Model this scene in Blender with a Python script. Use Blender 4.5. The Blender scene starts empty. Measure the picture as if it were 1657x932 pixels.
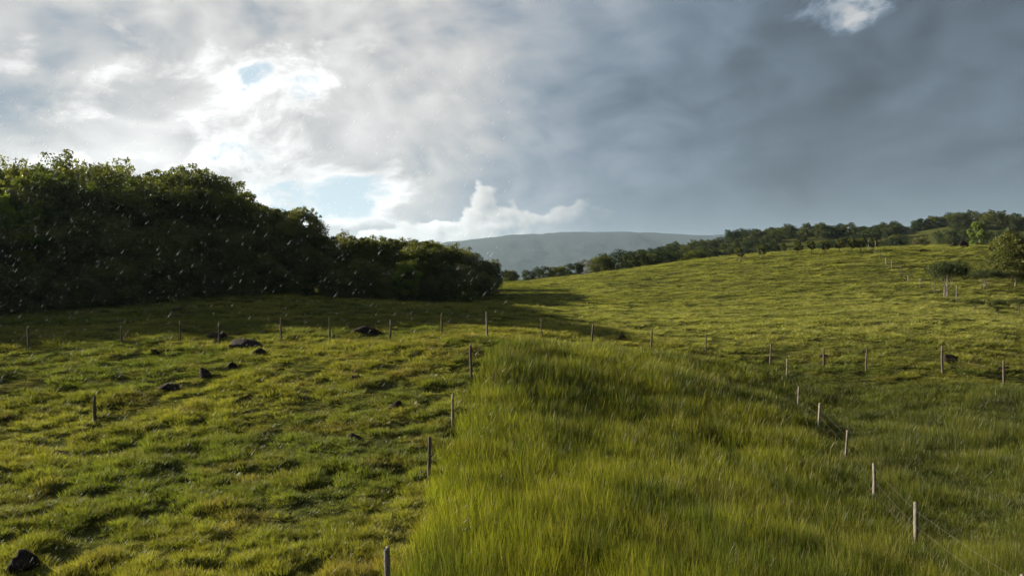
import bpy, math, random
import numpy as np
from mathutils import Vector

# ------------------------------------------------------------------ camera, sky, sun, exposure
SC = bpy.context.scene
COL = SC.collection
R = math.radians
CAMZ = 7.0
F = 1140.0                      # focal length in photograph pixels (photograph 1657 x 932)
PITCH = math.atan(16.0 / F)     # horizon a little above the middle of the picture
SUN_AZ, SUN_EL = R(-65), R(19)  # azimuth from +Y (forward), negative = left
SUN_DIR = Vector((math.sin(SUN_AZ) * math.cos(SUN_EL), math.cos(SUN_AZ) * math.cos(SUN_EL), math.sin(SUN_EL)))

cam = bpy.data.cameras.new('camera')
cam.sensor_width = 36.0
cam.lens = 36.0 * F / 1657.0
cam.clip_start = 0.1
cam.clip_end = 40000
co = bpy.data.objects.new('camera', cam)
COL.objects.link(co)
co.location = (0, 0, CAMZ)
co.rotation_euler = (math.pi / 2 - PITCH, 0, 0)
SC.camera = co

SC.view_settings.view_transform = 'Standard'
SC.view_settings.look = 'None'
SC.view_settings.exposure = 1.65
SC.view_settings.gamma = 1.0
SC.view_settings.use_curve_mapping = False
SC.cycles.use_denoising = True
SC.cycles.use_adaptive_sampling = False
SC.cycles.max_bounces = 8
SC.cycles.transparent_max_bounces = 8
SC.cycles.diffuse_bounces = 4
SC.cycles.volume_bounces = 1

sun = bpy.data.lights.new('sun', 'SUN')
sun.energy = 5.0
sun.angle = R(0.6)
sun.color = (1.0, 0.89, 0.71)
so = bpy.data.objects.new('sun', sun)
COL.objects.link(so)
so.rotation_euler = SUN_DIR.to_track_quat('Z', 'Y').to_euler()


class NT:
    """small helper for building node trees from expressions"""
    def __init__(s, tree):
        s.t = tree
        s.n = tree.nodes
        s.l = tree.links

    def put(s, sock, v):
        if isinstance(v, bpy.types.NodeSocket):
            s.l.new(v, sock)
        else:
            sock.default_value = v

    def m(s, op, a, b=None, c=None, clamp=False):
        n = s.n.new('ShaderNodeMath')
        n.operation = op
        n.use_clamp = clamp
        s.put(n.inputs[0], a)
        if b is not None:
            s.put(n.inputs[1], b)
        if c is not None:
            s.put(n.inputs[2], c)
        return n.outputs[0]

    def v(s, op, a, b=None, out=0):
        n = s.n.new('ShaderNodeVectorMath')
        n.operation = op
        s.put(n.inputs[0], a)
        if b is not None:
            s.put(n.inputs['Scale' if op == 'SCALE' else 1], b)
        return n.outputs[out]

    def ss(s, x, a, b, lo=0.0, hi=1.0):
        n = s.n.new('ShaderNodeMapRange')
        n.interpolation_type = 'SMOOTHSTEP'
        s.put(n.inputs['Value'], x)
        n.inputs['From Min'].default_value = a
        n.inputs['From Max'].default_value = b
        n.inputs['To Min'].default_value = lo
        n.inputs['To Max'].default_value = hi
        return n.outputs[0]

    def noise(s, vec, scale, detail=4, rough=0.55, dist=0.0, col=False):
        n = s.n.new('ShaderNodeTexNoise')
        if vec is not None:
            s.put(n.inputs['Vector'], vec)
        n.inputs['Scale'].default_value = scale
        n.inputs['Detail'].default_value = detail
        n.inputs['Roughness'].default_value = rough
        n.inputs['Distortion'].default_value = dist
        return n.outputs['Color' if col else 'Fac']

    def mix(s, f, a, b, typ='MIX'):
        n = s.n.new('ShaderNodeMix')
        n.data_type = 'RGBA'
        n.blend_type = typ
        s.put(n.inputs[0], f)
        for k, q in ((6, a), (7, b)):
            s.put(n.inputs[k], tuple(q) + (1,) if isinstance(q, tuple) and len(q) == 3 else q)
        return n.outputs[2]

    def xyz(s, v):
        n = s.n.new('ShaderNodeSeparateXYZ')
        s.put(n.inputs[0], v)
        return n.outputs[0], n.outputs[1], n.outputs[2]

    def comb(s, x, y, z):
        n = s.n.new('ShaderNodeCombineXYZ')
        s.put(n.inputs[0], x)
        s.put(n.inputs[1], y)
        s.put(n.inputs[2], z)
        return n.outputs[0]


def build_world():
    w = bpy.data.worlds.new('World')
    SC.world = w
    w.use_nodes = True
    t = w.node_tree
    t.nodes.clear()
    T = NT(t)
    out = t.nodes.new('ShaderNodeOutputWorld')
    bg = t.nodes.new('ShaderNodeBackground')
    t.links.new(bg.outputs[0], out.inputs[0])
    sky = t.nodes.new('ShaderNodeTexSky')
    sky.sky_type = 'NISHITA'
    sky.sun_disc = False
    sky.sun_elevation = SUN_EL
    sky.sun_rotation = SUN_AZ
    sky.altitude = 600
    sky.dust_density = 1.2
    tc = t.nodes.new('ShaderNodeTexCoord')
    d = tc.outputs['Generated']
    x, y, z = T.xyz(d)
    deg = 180 / math.pi
    az = T.m('MULTIPLY', T.m('ARCTAN2', x, y), deg)
    zc = T.m('MAXIMUM', z, 0.0)
    el = T.m('MULTIPLY', T.m('ARCSINE', T.m('MINIMUM', z, 1.0)), deg)
    # angle from the sun
    ca = T.v('DOT_PRODUCT', d, tuple(SUN_DIR), out=1)
    ang = T.m('MULTIPLY', T.m('ARCCOSINE', T.m('MINIMUM', ca, 1.0)), deg)
    # cloud deck: billows a little wider than high
    p = T.comb(x, y, T.m('MULTIPLY', z, 1.75))
    warp = T.noise(p, 3.2, 3, 0.5, col=True)
    pw = T.v('ADD', p, T.v('SCALE', T.v('SUBTRACT', warp, (0.5, 0.5, 0.5)), 0.20))
    n1 = T.noise(pw, 7.5, 12, 0.60)
    n2 = T.noise(T.v('ADD', pw, (7.3, 2.1, 4.0)), 2.4, 4, 0.5)
    n4 = T.noise(pw, 4.4, 5, 0.5)
    n3 = T.noise(T.v('ADD', pw, tuple(SUN_DIR * 0.035)), 4.4, 5, 0.5)     # the deck a little nearer the sun

    def blob(a0, e0, sa, se):
        da = T.m('DIVIDE', T.m('SUBTRACT', az, a0), sa)
        de = T.m('DIVIDE', T.m('SUBTRACT', el, e0), se)
        r2 = T.m('ADD', T.m('MULTIPLY', da, da), T.m('MULTIPLY', de, de))
        return T.m('EXPONENT', T.m('MULTIPLY', r2, -1.0))
    # thickness of the deck
    D = T.m('ADD', T.m('MULTIPLY', T.m('SUBTRACT', n1, 0.5), 4.4), T.m('MULTIPLY', T.m('SUBTRACT', n2, 0.5), 1.0))
    D = T.m('ADD', D, T.ss(ang, 42, 68, 0.50, 1.45))
    for (a0, e0, sa, se, k) in ((-11.5, 7.2, 6.5, 1.7, -1.0), (-20, 9.8, 5, 1.3, -0.75), (-16, 15.0, 3.6, 1.4, -0.75), (-13, 4.9, 6, 1.2, -0.4),
                                (-20, 11, 13, 6, -0.22), (-28, 15.5, 5, 3, 0.6), (-35, 18, 8, 7, 0.25), (-13, 21, 9, 2.2, 0.40), (25.0, 18.9, 4.8, 2.7, -1.6)):
        D = T.m('ADD', D, T.m('MULTIPLY', blob(a0, e0, sa, se), k))
    cover = T.ss(D, -0.45, 0.05)
    thin = T.ss(D, -0.05, 0.50, 1.0, 0.0)
    relief = T.m('MULTIPLY', T.m('SUBTRACT', n4, n3), 2.7)
    # brightness falls off away from the sun
    base = T.ss(ang, 38, 88, 0.64, 0.125)
    base = T.m('ADD', base, T.ss(ang, 0, 24, 0.30, 0.0))
    base = T.m('MULTIPLY', base, T.m('ADD', 1.0, T.m('MULTIPLY', T.m('SUBTRACT', n2, 0.5), 0.8)))
    glow = T.ss(ang, 40, 100, 0.34, 0.28)
    val = T.m('ADD', base, T.m('MULTIPLY', thin, glow))
    val = T.m('MULTIPLY', val, T.m('ADD', 1.0, T.m('MULTIPLY', relief, T.ss(ang, 50, 80, 1.0, 0.95))))
    warm = T.mix(T.ss(val, 0.10, 0.60), (0.70, 0.95, 1.27), (1.0, 0.995, 0.985))
    cloud = T.mix(1.0, warm, T.comb(val, val, val), 'MULTIPLY')
    skyc = T.mix(1.0, sky.outputs[0], (0.060, 0.075, 0.085), 'MULTIPLY')
    skyc = T.mix(0.75, skyc, (0.64, 0.76, 0.83))
    c = T.mix(cover, skyc, cloud)
    # bank of cumulus standing low over the mountain
    q = T.comb(T.m('MULTIPLY', az, 0.13), T.m('MULTIPLY', el, 0.16), 3.7)
    b1 = T.noise(q, 1.9, 10, 0.50)
    b2 = T.noise(T.v('ADD', q, (-0.07, 0.07, 0)), 1.9, 6, 0.45)
    top = T.m('ADD', T.ss(az, -24, -3, 0.6, 6.2), T.ss(az, -1, 9, 0.0, -1.2))
    edge = T.m('SUBTRACT', T.m('ADD', top, T.m('MULTIPLY', T.m('SUBTRACT', b1, 0.5), 9.0)), el)
    bm = T.m('MULTIPLY', T.ss(edge, -0.1, 0.5), T.ss(az, 1.0, 11.0, 1.0, 0.0))
    bv = T.m('ADD', T.ss(az, -14, 12, 0.80, 0.26), T.m('MULTIPLY', T.m('SUBTRACT', b1, b2), 2.0))
    bv = T.m('ADD', bv, T.ss(edge, 0.0, 1.4, 0.16, 0.0))
    bv = T.m('MULTIPLY', bv, T.ss(el, 1.5, 5.0, 0.78, 1.0))
    bc = T.mix(1.0, T.mix(T.ss(bv, 0.12, 0.6), (0.76, 0.95, 1.18), (1.0, 0.99, 0.965)), T.comb(bv, bv, bv), 'MULTIPLY')
    c = T.mix(bm, c, bc)
    murk = T.m('MULTIPLY', T.ss(az, 0.0, 10.0), T.ss(el, 2.5, 8.0, 1.0, 0.0))     # rain falling over the mountain
    c = T.mix(T.m('MULTIPLY', murk, 0.8), c, (0.150, 0.195, 0.235))
    # below the horizon the far murk carries on
    c = T.mix(T.ss(z, -0.06, 0.0, 1.0, 0.0), c, (0.16, 0.19, 0.21))
    t.links.new(c, bg.inputs[0])
    bg.inputs[1].default_value = 0.335


build_world()

# ------------------------------------------------------------------ small numeric tools
def hash2(ix, iy, seed):
    h = (ix.astype(np.int64) * 374761393 + iy.astype(np.int64) * 668265263 + seed * 1442695041) & 0xffffffff
    h = ((h ^ (h >> 13)) * 1274126177) & 0xffffffff
    h = h ^ (h >> 16)
    return (h & 0xffffff) / float(0xffffff)


def vnoise(x, y, seed=0):
    x = np.asarray(x, float)
    y = np.asarray(y, float)
    ix = np.floor(x)
    iy = np.floor(y)
    fx = x - ix
    fy = y - iy
    fx = fx * fx * fx * (fx * (fx * 6 - 15) + 10)
    fy = fy * fy * fy * (fy * (fy * 6 - 15) + 10)
    a = hash2(ix, iy, seed)
    b = hash2(ix + 1, iy, seed)
    c = hash2(ix, iy + 1, seed)
    e = hash2(ix + 1, iy + 1, seed)
    return (a * (1 - fx) + b * fx) * (1 - fy) + (c * (1 - fx) + e * fx) * fy


def fbm(x, y, seed=0, octv=4, gain=0.5):
    s = 0.0
    a = 1.0
    tot = 0.0
    c, sn = math.cos(0.6), math.sin(0.6)
    for o in range(octv):
        s = s + a * vnoise(x, y, seed + o * 17)
        tot += a
        a *= gain
        x, y = 2.03 * (x * c - y * sn) + 11.3, 2.03 * (x * sn + y * c) - 5.7
    return s / tot


def smooth(a, b, x):
    t = np.clip((x - a) / (b - a), 0, 1)
    return t * t * (3 - 2 * t)


def ray(px, py):
    """direction of a photograph pixel with unit forward (Y) component"""
    u = (px - 828.5) / F
    v = (466.0 - py) / F
    cy, sy = math.cos(PITCH), math.sin(PITCH)
    fy = cy + v * sy
    fz = v * cy - sy
    return u / fy, fz / fy


def at(px, py, dist):
    a, b = ray(px, py)
    return np.array((a * dist, dist, CAMZ + b * dist))


# ------------------------------------------------------------------ terrain
CP = [  # ground points: photograph pixel and forward distance judged from the posts (about 1.4 m) standing there
    (0, 932, 14.2), (400, 932, 14.0), (820, 932, 14.2), (1240, 932, 15.2), (1657, 932, 16.0),
    (694, 780, 20.7), (732, 690, 26), (762, 615, 32.5), (788, 552, 40), (150, 686, 28), (30, 690, 28), (430, 690, 27), (430, 800, 20),
    (100, 800, 20), (45, 568, 40), (197, 557, 42), (454, 550, 44), (631, 549, 44), (430, 610, 34), (150, 610, 34.5),
    (0, 510, 58), (200, 497, 60), (400, 480, 66), (600, 488, 72), (700, 492, 80), (820, 474, 104), (870, 500, 72), (870, 530, 53),
    (950, 560, 46), (1055, 570, 46), (1142, 576, 46), (1248, 600, 44), (1403, 606, 42), (1527, 615, 40), (1626, 630, 38), (1700, 640, 37),
    (1294, 668, 37), (1327, 702, 32), (1369, 754, 27), (1416, 820, 22.5), (1484, 905, 18), (1640, 760, 26.5), (1640, 680, 33),
    (1000, 700, 29), (1000, 800, 20.6), (1150, 640, 35),
    (830, 458, 132), (1100, 540, 55), (1100, 500, 78), (1100, 460, 102), (1100, 425, 128), (960, 444, 132), (960, 480, 92),
    (1240, 410, 124), (1240, 460, 92), (1240, 530, 56), (1420, 404, 114), (1442, 440, 94), (1550, 490, 72), (1420, 530, 52),
    (1600, 399, 114), (1640, 466, 84), (1620, 530, 50), (1657, 402, 112), (1780, 420, 112), (1780, 480, 80), (1780, 560, 48),
    (-200, 520, 52), (-200, 600, 34), (-400, 540, 46), (-300, 800, 19), (1900, 800, 22),
]
pts = [at(*c) for c in CP]
for (x_, y_, z_) in ((0, 4, 0.6), (-15, 4, 0.7), (15, 4, -0.3), (0, -40, 0.5), (-40, -30, 1.0), (40, -30, -1.5), (-60, 20, 3), (55, 20, 0.5),
                     (-80, 70, 6.5), (-50, 95, 6.5), (-30, 120, 6), (0, 165, 4.2), (25, 165, 6.0), (55, 160, 7.5), (90, 150, 9), (-90, 150, 6), (130, 100, 9), (120, 40, 3), (-110, 30, 4)):
    pts.append(np.array((x_, y_, z_), float))
P = np.array(pts)


def tps_fit(P, lam=0.02):
    n = len(P)
    S = 0.02
    X = P[:, :2] * S
    d2 = ((X[:, None, :] - X[None]) ** 2).sum(-1)
    K = 0.5 * d2 * np.log(np.maximum(d2, 1e-12)) + lam * 0.02 * np.eye(n)
    Q = np.hstack([np.ones((n, 1)), X])
    A = np.block([[K, Q], [Q.T, np.zeros((3, 3))]])
    b = np.concatenate([P[:, 2], np.zeros(3)])
    w = np.linalg.solve(A, b)
    return X, w, S


TX, TW, TS = tps_fit(P)


def tps(x, y):
    x = np.asarray(x, float).ravel()
    y = np.asarray(y, float).ravel()
    o = np.zeros_like(x)
    n = len(TX)
    for i in range(0, len(x), 40000):
        q = np.stack([x[i:i + 40000], y[i:i + 40000]], 1) * TS
        d2 = ((q[:, None, :] - TX[None]) ** 2).sum(-1)
        o[i:i + 40000] = (0.5 * d2 * np.log(np.maximum(d2, 1e-12))) @ TW[:n] + TW[n] + q @ TW[n + 1:]
    return o


RIDGE_X = np.array([(px - 828.5) / F * 330 for px in (700, 850, 960, 1040, 1100, 1160, 1240, 1330, 1400, 1480, 1540, 1600, 1657, 1800, 2000)])
RIDGE_Z = np.array([CAMZ + (450 - py) / F * 330 for py in (470, 462, 446, 425, 413, 406, 393, 383, 384, 377, 366, 366, 364, 360, 380)])


def far_height(x, y):
    prof = np.interp(x * 330 / np.maximum(y, 120), RIDGE_X, RIDGE_Z, left=1.0, right=20)
    k = np.exp(-((y - 335) / np.where(y < 335, 95.0, 160.0)) ** 2)
    base = 2.0 + 4.0 * (fbm(x / 180, y / 180, 5, 3) - 0.5)
    return np.where(y > 0, base * (1 - k) + prof * k + 3.5 * (fbm(x / 40, y / 40, 9, 3) - 0.5) * k, base)


def tall_zone(x, y):
    """how far inside the tall grass paddock (metres, negative outside)"""
    left = np.interp(y, [5, 14, 20.7, 26, 32, 44], [-2.05, -2.05, -2.05, -1.75, -1.35, -1.0]) + 0.8 * (fbm(y * 0.9, y * 0 + 3, 71, 3) - 0.5)
    right = np.interp(y, [5, 18, 27, 37, 42, 46], [8.3, 10.5, 12.7, 15.2, 16.1, 16.6]) + 0.9 * (vnoise(y * 0.5, y * 0 + 8, 72) - 0.3)
    back = np.interp(x, [-3, -1, 2, 6, 12, 17], [36.0, 37.3, 41.5, 44.5, 44.8, 43.3])
    return np.minimum(np.minimum(x - left, right - x), np.minimum(back - y, y + 20))


def height(x, y, bumps=True):
    x = np.asarray(x, float)
    y = np.asarray(y, float)
    shp = x.shape
    x = x.ravel()
    y = y.ravel()
    r = np.hypot(x, y)
    k = smooth(150, 205, r)
    near = np.clip(tps(np.clip(x, -160, 160), np.clip(y, -60, 200)), -6, 24)
    z = near * (1 - k) + far_height(x, y) * k
    if bumps:
        f = 1 - smooth(130, 260, r)
        # low hummocks and cattle terraces
        hill = smooth(44, 62, y + 0.25 * np.abs(x))
        n = fbm(x / 0.68, y / 0.62, 21, 3)
        tus = 0.32 * (n - 0.5) + 0.26 * (fbm(x / 3.1, y / 2.4, 22, 2) - 0.5) + 0.18 * (fbm(x / 0.36, y / 0.32, 25, 2) - 0.5)
        ter = 0.42 * (fbm(x / 3.0, y / 1.6, 23, 3) - 0.5) + 0.36 * (fbm(x / 1.0, y / 0.8, 24, 2) - 0.5)
        z = z + f * (tus * (1 - hill) + ter * hill) * (1 - 0.9 * smooth(-0.3, 0.6, tall_zone(x, y)))
    return z.reshape(shp)


def gz(x, y):
    return float(height(np.array([x]), np.array([y]))[0])


# ------------------------------------------------------------------ object helpers
def tag(o, label=None, cat=None, group=None, kind=None):
    for k, v in (('label', label), ('category', cat), ('group', group), ('kind', kind)):
        if v:
            o[k] = v
    return o


def link(o, parent=None):
    COL.objects.link(o)
    if parent is not None:
        o.parent = parent
    return o


def empty(name, loc, rz=0.0, scale=None):
    o = bpy.data.objects.new(name, None)
    o.empty_display_size = 0.2
    o.location = loc
    o.rotation_euler = (0, 0, rz)
    if scale is not None:
        o.scale = scale
    return link(o)


def mesh_np(name, verts, faces, mat=None, smoothed=False):
    """verts (n,3), faces list/array of equal length polygons"""
    me = bpy.data.meshes.new(name)
    verts = np.asarray(verts, np.float32)
    if isinstance(faces, np.ndarray):
        nf, k = faces.shape
        me.vertices.add(len(verts))
        me.vertices.foreach_set('co', verts.ravel())
        me.loops.add(nf * k)
        me.loops.foreach_set('vertex_index', faces.astype(np.int32).ravel())
        me.polygons.add(nf)
        me.polygons.foreach_set('loop_start', np.arange(0, nf * k, k, dtype=np.int32))
        me.update(calc_edges=True)
    else:
        me.from_pydata([tuple(v) for v in verts], [], faces)
    if smoothed and len(me.polygons):
        me.polygons.foreach_set('use_smooth', np.ones(len(me.polygons), dtype=bool))
    if mat:
        me.materials.append(mat)
    me.update()
    return me


def obj(name, me, parent=None):
    return link(bpy.data.objects.new(name, me), parent)


def tube(path, radii, sides=6, cap=True, wob=0.0, rng=None):
    V, Fc = [], []
    path = [np.array(p, float) for p in path]
    n = len(path)
    for i, p in enumerate(path):
        t = path[min(i + 1, n - 1)] - path[max(i - 1, 0)]
        t = t / (np.linalg.norm(t) + 1e-9)
        a = np.cross(t, (0.31, 0.93, 0.17))
        a /= np.linalg.norm(a) + 1e-9
        b = np.cross(t, a)
        for k in range(sides):
            an = 2 * math.pi * k / sides
            q = radii[i] * (1 + (wob * (rng.random() - 0.5) if rng else 0))
            V.append(p + q * (math.cos(an) * a + math.sin(an) * b))
    for i in range(n - 1):
        for k in range(sides):
            k2 = (k + 1) % sides
            Fc.append((i * sides + k, i * sides + k2, (i + 1) * sides + k2, (i + 1) * sides + k))
    if cap:
        Fc.append(tuple(range((n - 1) * sides, n * sides)))
        Fc.append(tuple(range(sides - 1, -1, -1)))
    return V, Fc


def merge(parts):
    V, Fc = [], []
    for v, f in parts:
        o = len(V)
        V += list(v)
        Fc += [tuple(i + o for i in q) for q in f]
    return V, Fc


# ------------------------------------------------------------------ materials
def new_mat(name):
    m = bpy.data.materials.new(name)
    m.use_nodes = True
    t = m.node_tree
    t.nodes.clear()
    out = t.nodes.new('ShaderNodeOutputMaterial')
    return m, NT(t), out


def principled(T, col, rough=0.9, spec=0.2, normal=None):
    b = T.n.new('ShaderNodeBsdfPrincipled')
    T.put(b.inputs['Base Color'], col if not (isinstance(col, tuple) and len(col) == 3) else col + (1,))
    T.put(b.inputs['Roughness'], rough)
    b.inputs['Specular IOR Level'].default_value = spec
    if normal is not None:
        T.put(b.inputs['Normal'], normal)
    return b.outputs[0]


def bump(T, h, strength=0.5, dist=0.1):
    b = T.n.new('ShaderNodeBump')
    b.inputs['Strength'].default_value = strength
    b.inputs['Distance'].default_value = dist
    T.put(b.inputs['Height'], h)
    return b.outputs[0]


def leaf_shader(T, out, col, tcol, trans=0.45, gloss=0.06, rough=0.5):
    df = T.n.new('ShaderNodeBsdfDiffuse')
    T.put(df.inputs[0], col)
    tr = T.n.new('ShaderNodeBsdfTranslucent')
    T.put(tr.inputs[0], tcol)
    mx = T.n.new('ShaderNodeMixShader')
    mx.inputs[0].default_value = trans
    T.l.new(df.outputs[0], mx.inputs[1])
    T.l.new(tr.outputs[0], mx.inputs[2])
    gl = T.n.new('ShaderNodeBsdfGlossy')
    gl.inputs['Roughness'].default_value = rough
    gl.inputs[0].default_value = (0.8, 0.8, 0.8, 1)
    m2 = T.n.new('ShaderNodeMixShader')
    m2.inputs[0].default_value = gloss
    T.l.new(mx.outputs[0], m2.inputs[1])
    T.l.new(gl.outputs[0], m2.inputs[2])
    T.l.new(m2.outputs[0], out.inputs[0])


def attr(T, name, typ='GEOMETRY', fac=False):
    a = T.n.new('ShaderNodeAttribute')
    a.attribute_type = typ
    a.attribute_name = name
    return a.outputs['Fac' if fac else 'Color']


def mat_ground():
    m, T, out = new_mat('soil_and_turf')
    geo = T.n.new('ShaderNodeNewGeometry')
    p = geo.outputs['Position']
    a = T.noise(p, 0.22, 5, 0.6)
    b = T.noise(p, 2.6, 6, 0.65)
    g = T.mix(T.ss(a, 0.35, 0.65), (0.034, 0.042, 0.012), (0.055, 0.060, 0.016))
    g = T.mix(T.ss(b, 0.50, 0.72), g, (0.034, 0.026, 0.014))
    s = principled(T, g, 1.0, 0.0, bump(T, T.noise(p, 7.0, 5, 0.7), 0.7, 0.12))
    T.l.new(s, out.inputs[0])
    return m


def mat_grass(name, trans, gloss):
    m, T, out = new_mat(name)
    tint = attr(T, 'tint', 'INSTANCER')
    h = attr(T, 'hgt', 'GEOMETRY', True)
    rnd = attr(T, 'rnd', 'GEOMETRY', True)
    c = T.mix(T.ss(h, 0.35, 1.0, 0.0, 0.55), tint, T.mix(1.0, tint, (1.55, 1.25, 0.85), 'MULTIPLY'))
    c = T.mix(1.0, c, T.mix(rnd, (0.62, 0.66, 0.62), (1.3, 1.25, 1.2)), 'MULTIPLY')
    straw = T.ss(rnd, 0.90, 0.93)
    c = T.mix(T.m('MULTIPLY', straw, 0.65), c, (0.19, 0.155, 0.06))
    tc = T.mix(1.0, c, (1.25, 1.35, 0.6), 'MULTIPLY')
    leaf_shader(T, out, c, tc, trans, gloss, 0.42)
    return m


def mat_leaf(name, base, alt, trans=0.35, gloss=0.05):
    m, T, out = new_mat(name)
    oi = T.n.new('ShaderNodeObjectInfo')
    rnd = attr(T, 'rnd', 'GEOMETRY', True)
    c = T.mix(oi.outputs['Random'], base, alt)
    c = T.mix(1.0, c, T.mix(rnd, (0.6, 0.62, 0.6), (1.35, 1.3, 1.2)), 'MULTIPLY')
    tc = T.mix(1.0, c, (1.3, 1.4, 0.55), 'MULTIPLY')
    leaf_shader(T, out, c, tc, trans, gloss, 0.45)
    return m


def mat_bark(name, c0, c1):
    m, T, out = new_mat(name)
    tc = T.n.new('ShaderNodeTexCoord')
    v = T.n.new('ShaderNodeMapping')
    v.inputs['Scale'].default_value = (1, 1, 0.18)
    T.l.new(tc.outputs['Object'], v.inputs[0])
    n = T.noise(v.outputs[0], 26, 6, 0.7)
    n2 = T.noise(tc.outputs['Object'], 3.0, 4, 0.6)
    c = T.mix(T.ss(n, 0.3, 0.7), c0, c1)
    c = T.mix(T.ss(n2, 0.5, 0.75, 0, 0.5), c, (0.10, 0.105, 0.07))
    T.l.new(principled(T, c, 0.9, 0.15, bump(T, n, 0.8, 0.02)), out.inputs[0])
    return m


def mat_rock():
    m, T, out = new_mat('dark_lava_rock')
    tc = T.n.new('ShaderNodeTexCoord')
    n = T.noise(tc.outputs['Object'], 3.5, 7, 0.65)
    n2 = T.noise(tc.outputs['Object'], 14, 5, 0.7)
    c = T.mix(T.ss(n, 0.35, 0.7), (0.012, 0.009, 0.008), (0.036, 0.026, 0.020))
    c = T.mix(T.ss(n2, 0.62, 0.74, 0, 0.6), c, (0.05, 0.05, 0.032))
    T.l.new(principled(T, c, 0.95, 0.08, bump(T, n2, 0.9, 0.05)), out.inputs[0])
    return m


def mat_mountain():
    m, T, out = new_mat('haze_blue_forested_slope')
    geo = T.n.new('ShaderNodeNewGeometry')
    n = T.noise(geo.outputs['Position'], 0.004, 8, 0.65)
    c = T.mix(T.ss(n, 0.35, 0.65), (0.007, 0.013, 0.016), (0.013, 0.021, 0.021))  # distance haze is put into the bluish slope colour
    T.l.new(principled(T, c, 0.95, 0.1, bump(T, T.noise(geo.outputs['Position'], 0.02, 6, 0.7), 0.8, 25)), out.inputs[0])
    return m


def mat_wire():
    m, T, out = new_mat('galvanised_wire')
    b = principled(T, (0.10, 0.085, 0.07), 0.8, 0.2)
    T.l.new(b, out.inputs[0])
    return m


M_GROUND = mat_ground()
M_SHORT = mat_grass('pasture_blades', 0.45, 0.015)
M_TALL = mat_grass('tall_grass_blades', 0.50, 0.015)
M_LEAF = mat_leaf('forest_leaves', (0.060, 0.080, 0.022), (0.115, 0.118, 0.036), 0.42, 0.03)
M_LIME = mat_leaf('fresh_green_leaves', (0.10, 0.15, 0.024), (0.12, 0.165, 0.03), 0.5, 0.02)
M_OLIVE = mat_leaf('olive_leaves', (0.070, 0.082, 0.020), (0.090, 0.095, 0.026), 0.35, 0.01)
M_RIDGE = mat_leaf('ridge_leaves', (0.022, 0.036, 0.014), (0.040, 0.052, 0.017), 0.22, 0.008)
M_RIDGEL = mat_leaf('paler_ridge_leaves', (0.042, 0.056, 0.018), (0.070, 0.078, 0.024), 0.3, 0.008)
M_DRY = mat_leaf('brownish_leaves', (0.070, 0.062, 0.030), (0.090, 0.075, 0.036), 0.3)
M_BARK = mat_bark('grey_brown_bark', (0.055, 0.044, 0.034), (0.15, 0.125, 0.10))
M_PALE = mat_bark('pale_bark', (0.11, 0.095, 0.08), (0.26, 0.23, 0.20))
M_POST = mat_bark('weathered_post_wood', (0.080, 0.068, 0.056), (0.23, 0.205, 0.175))
M_POSTD = mat_bark('dark_or_backlit_post_wood', (0.045, 0.035, 0.027), (0.12, 0.095, 0.075))  # darker copy of the post wood; also paints the backlit posts
M_ROCK = mat_rock()
M_MOUNT = mat_mountain()
M_WIRE = mat_wire()


# ------------------------------------------------------------------ ground
def build_ground():
    fa = np.linspace(R(-64), R(64), 500)
    ba = np.linspace(R(64), R(296), 90)[1:-1]
    ang = np.concatenate([fa, ba])
    rr = [0.6, 1.5, 3, 4.5, 6]
    while rr[-1] < 175:
        rr.append(rr[-1] * 1.0082)
    while rr[-1] < 600:
        rr.append(rr[-1] * 1.02)
    while rr[-1] < 12000:
        rr.append(rr[-1] * 1.12)
    rr = np.array(rr)
    A, RR = np.meshgrid(ang, rr)
    X = RR * np.sin(A)
    Y = RR * np.cos(A)
    Z = height(X, Y)
    na, nr = len(ang), len(rr)
    V = np.stack([X, Y, Z], -1).reshape(-1, 3)
    V = np.vstack([V, [[0, 0, gz(0, 0)]]])
    i = np.arange(nr - 1)[:, None]
    j = np.arange(na)[None, :]
    j2 = (j + 1) % na
    Fq = np.stack([i * na + j, i * na + j2, (i + 1) * na + j2, (i + 1) * na + j], -1).reshape(-1, 4)[:, ::-1]
    me = mesh_np('ground', V, np.ascontiguousarray(Fq), M_GROUND, True)
    return tag(obj('ground', me), kind='structure')


build_ground()


def build_mountain(name, crest, y0, depth, seed, rough):
    """a far range: crest given as photograph pixels, seen at forward distance y0"""
    cx = np.array([(px - 828.5) / F * y0 for px, py in crest])
    cz = np.array([(450 - py) / F * y0 + CAMZ for px, py in crest])
    xs = np.linspace(cx[0], cx[-1], 260)
    ts = np.linspace(-1.0, 1.0, 90)
    X, Tt = np.meshgrid(xs, ts)
    crz = np.interp(X, cx, cz)
    prof = np.where(Tt < 0, (1 + Tt) ** 1.25, (1 - Tt) ** 1.3)
    spur = fbm(X / 420 + 0.6 * Tt, Tt * 1.6 + 4, seed, 5)
    Z = -8 + (crz + 8) * prof * (1 + rough * (spur - 0.5) * np.clip(1 - prof, 0, 1) * 2.2) + (fbm(X / 160, Tt * 5, seed + 3, 4) - 0.5) * 26 * np.sqrt(prof)
    Y = y0 + Tt * depth + (fbm(X / 600, Tt * 0 + 1, seed + 8, 3) - 0.5) * 300
    V = np.stack([X, Y, Z], -1).reshape(-1, 3)
    nx = len(xs)
    i = np.arange(len(ts) - 1)[:, None]
    j = np.arange(nx - 1)[None, :]
    Fq = np.stack([i * nx + j, i * nx + j + 1, (i + 1) * nx + j + 1, (i + 1) * nx + j], -1).reshape(-1, 4)
    me = mesh_np(name, V, np.ascontiguousarray(Fq), M_MOUNT, True)
    return tag(obj(name, me), kind='structure')


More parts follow.
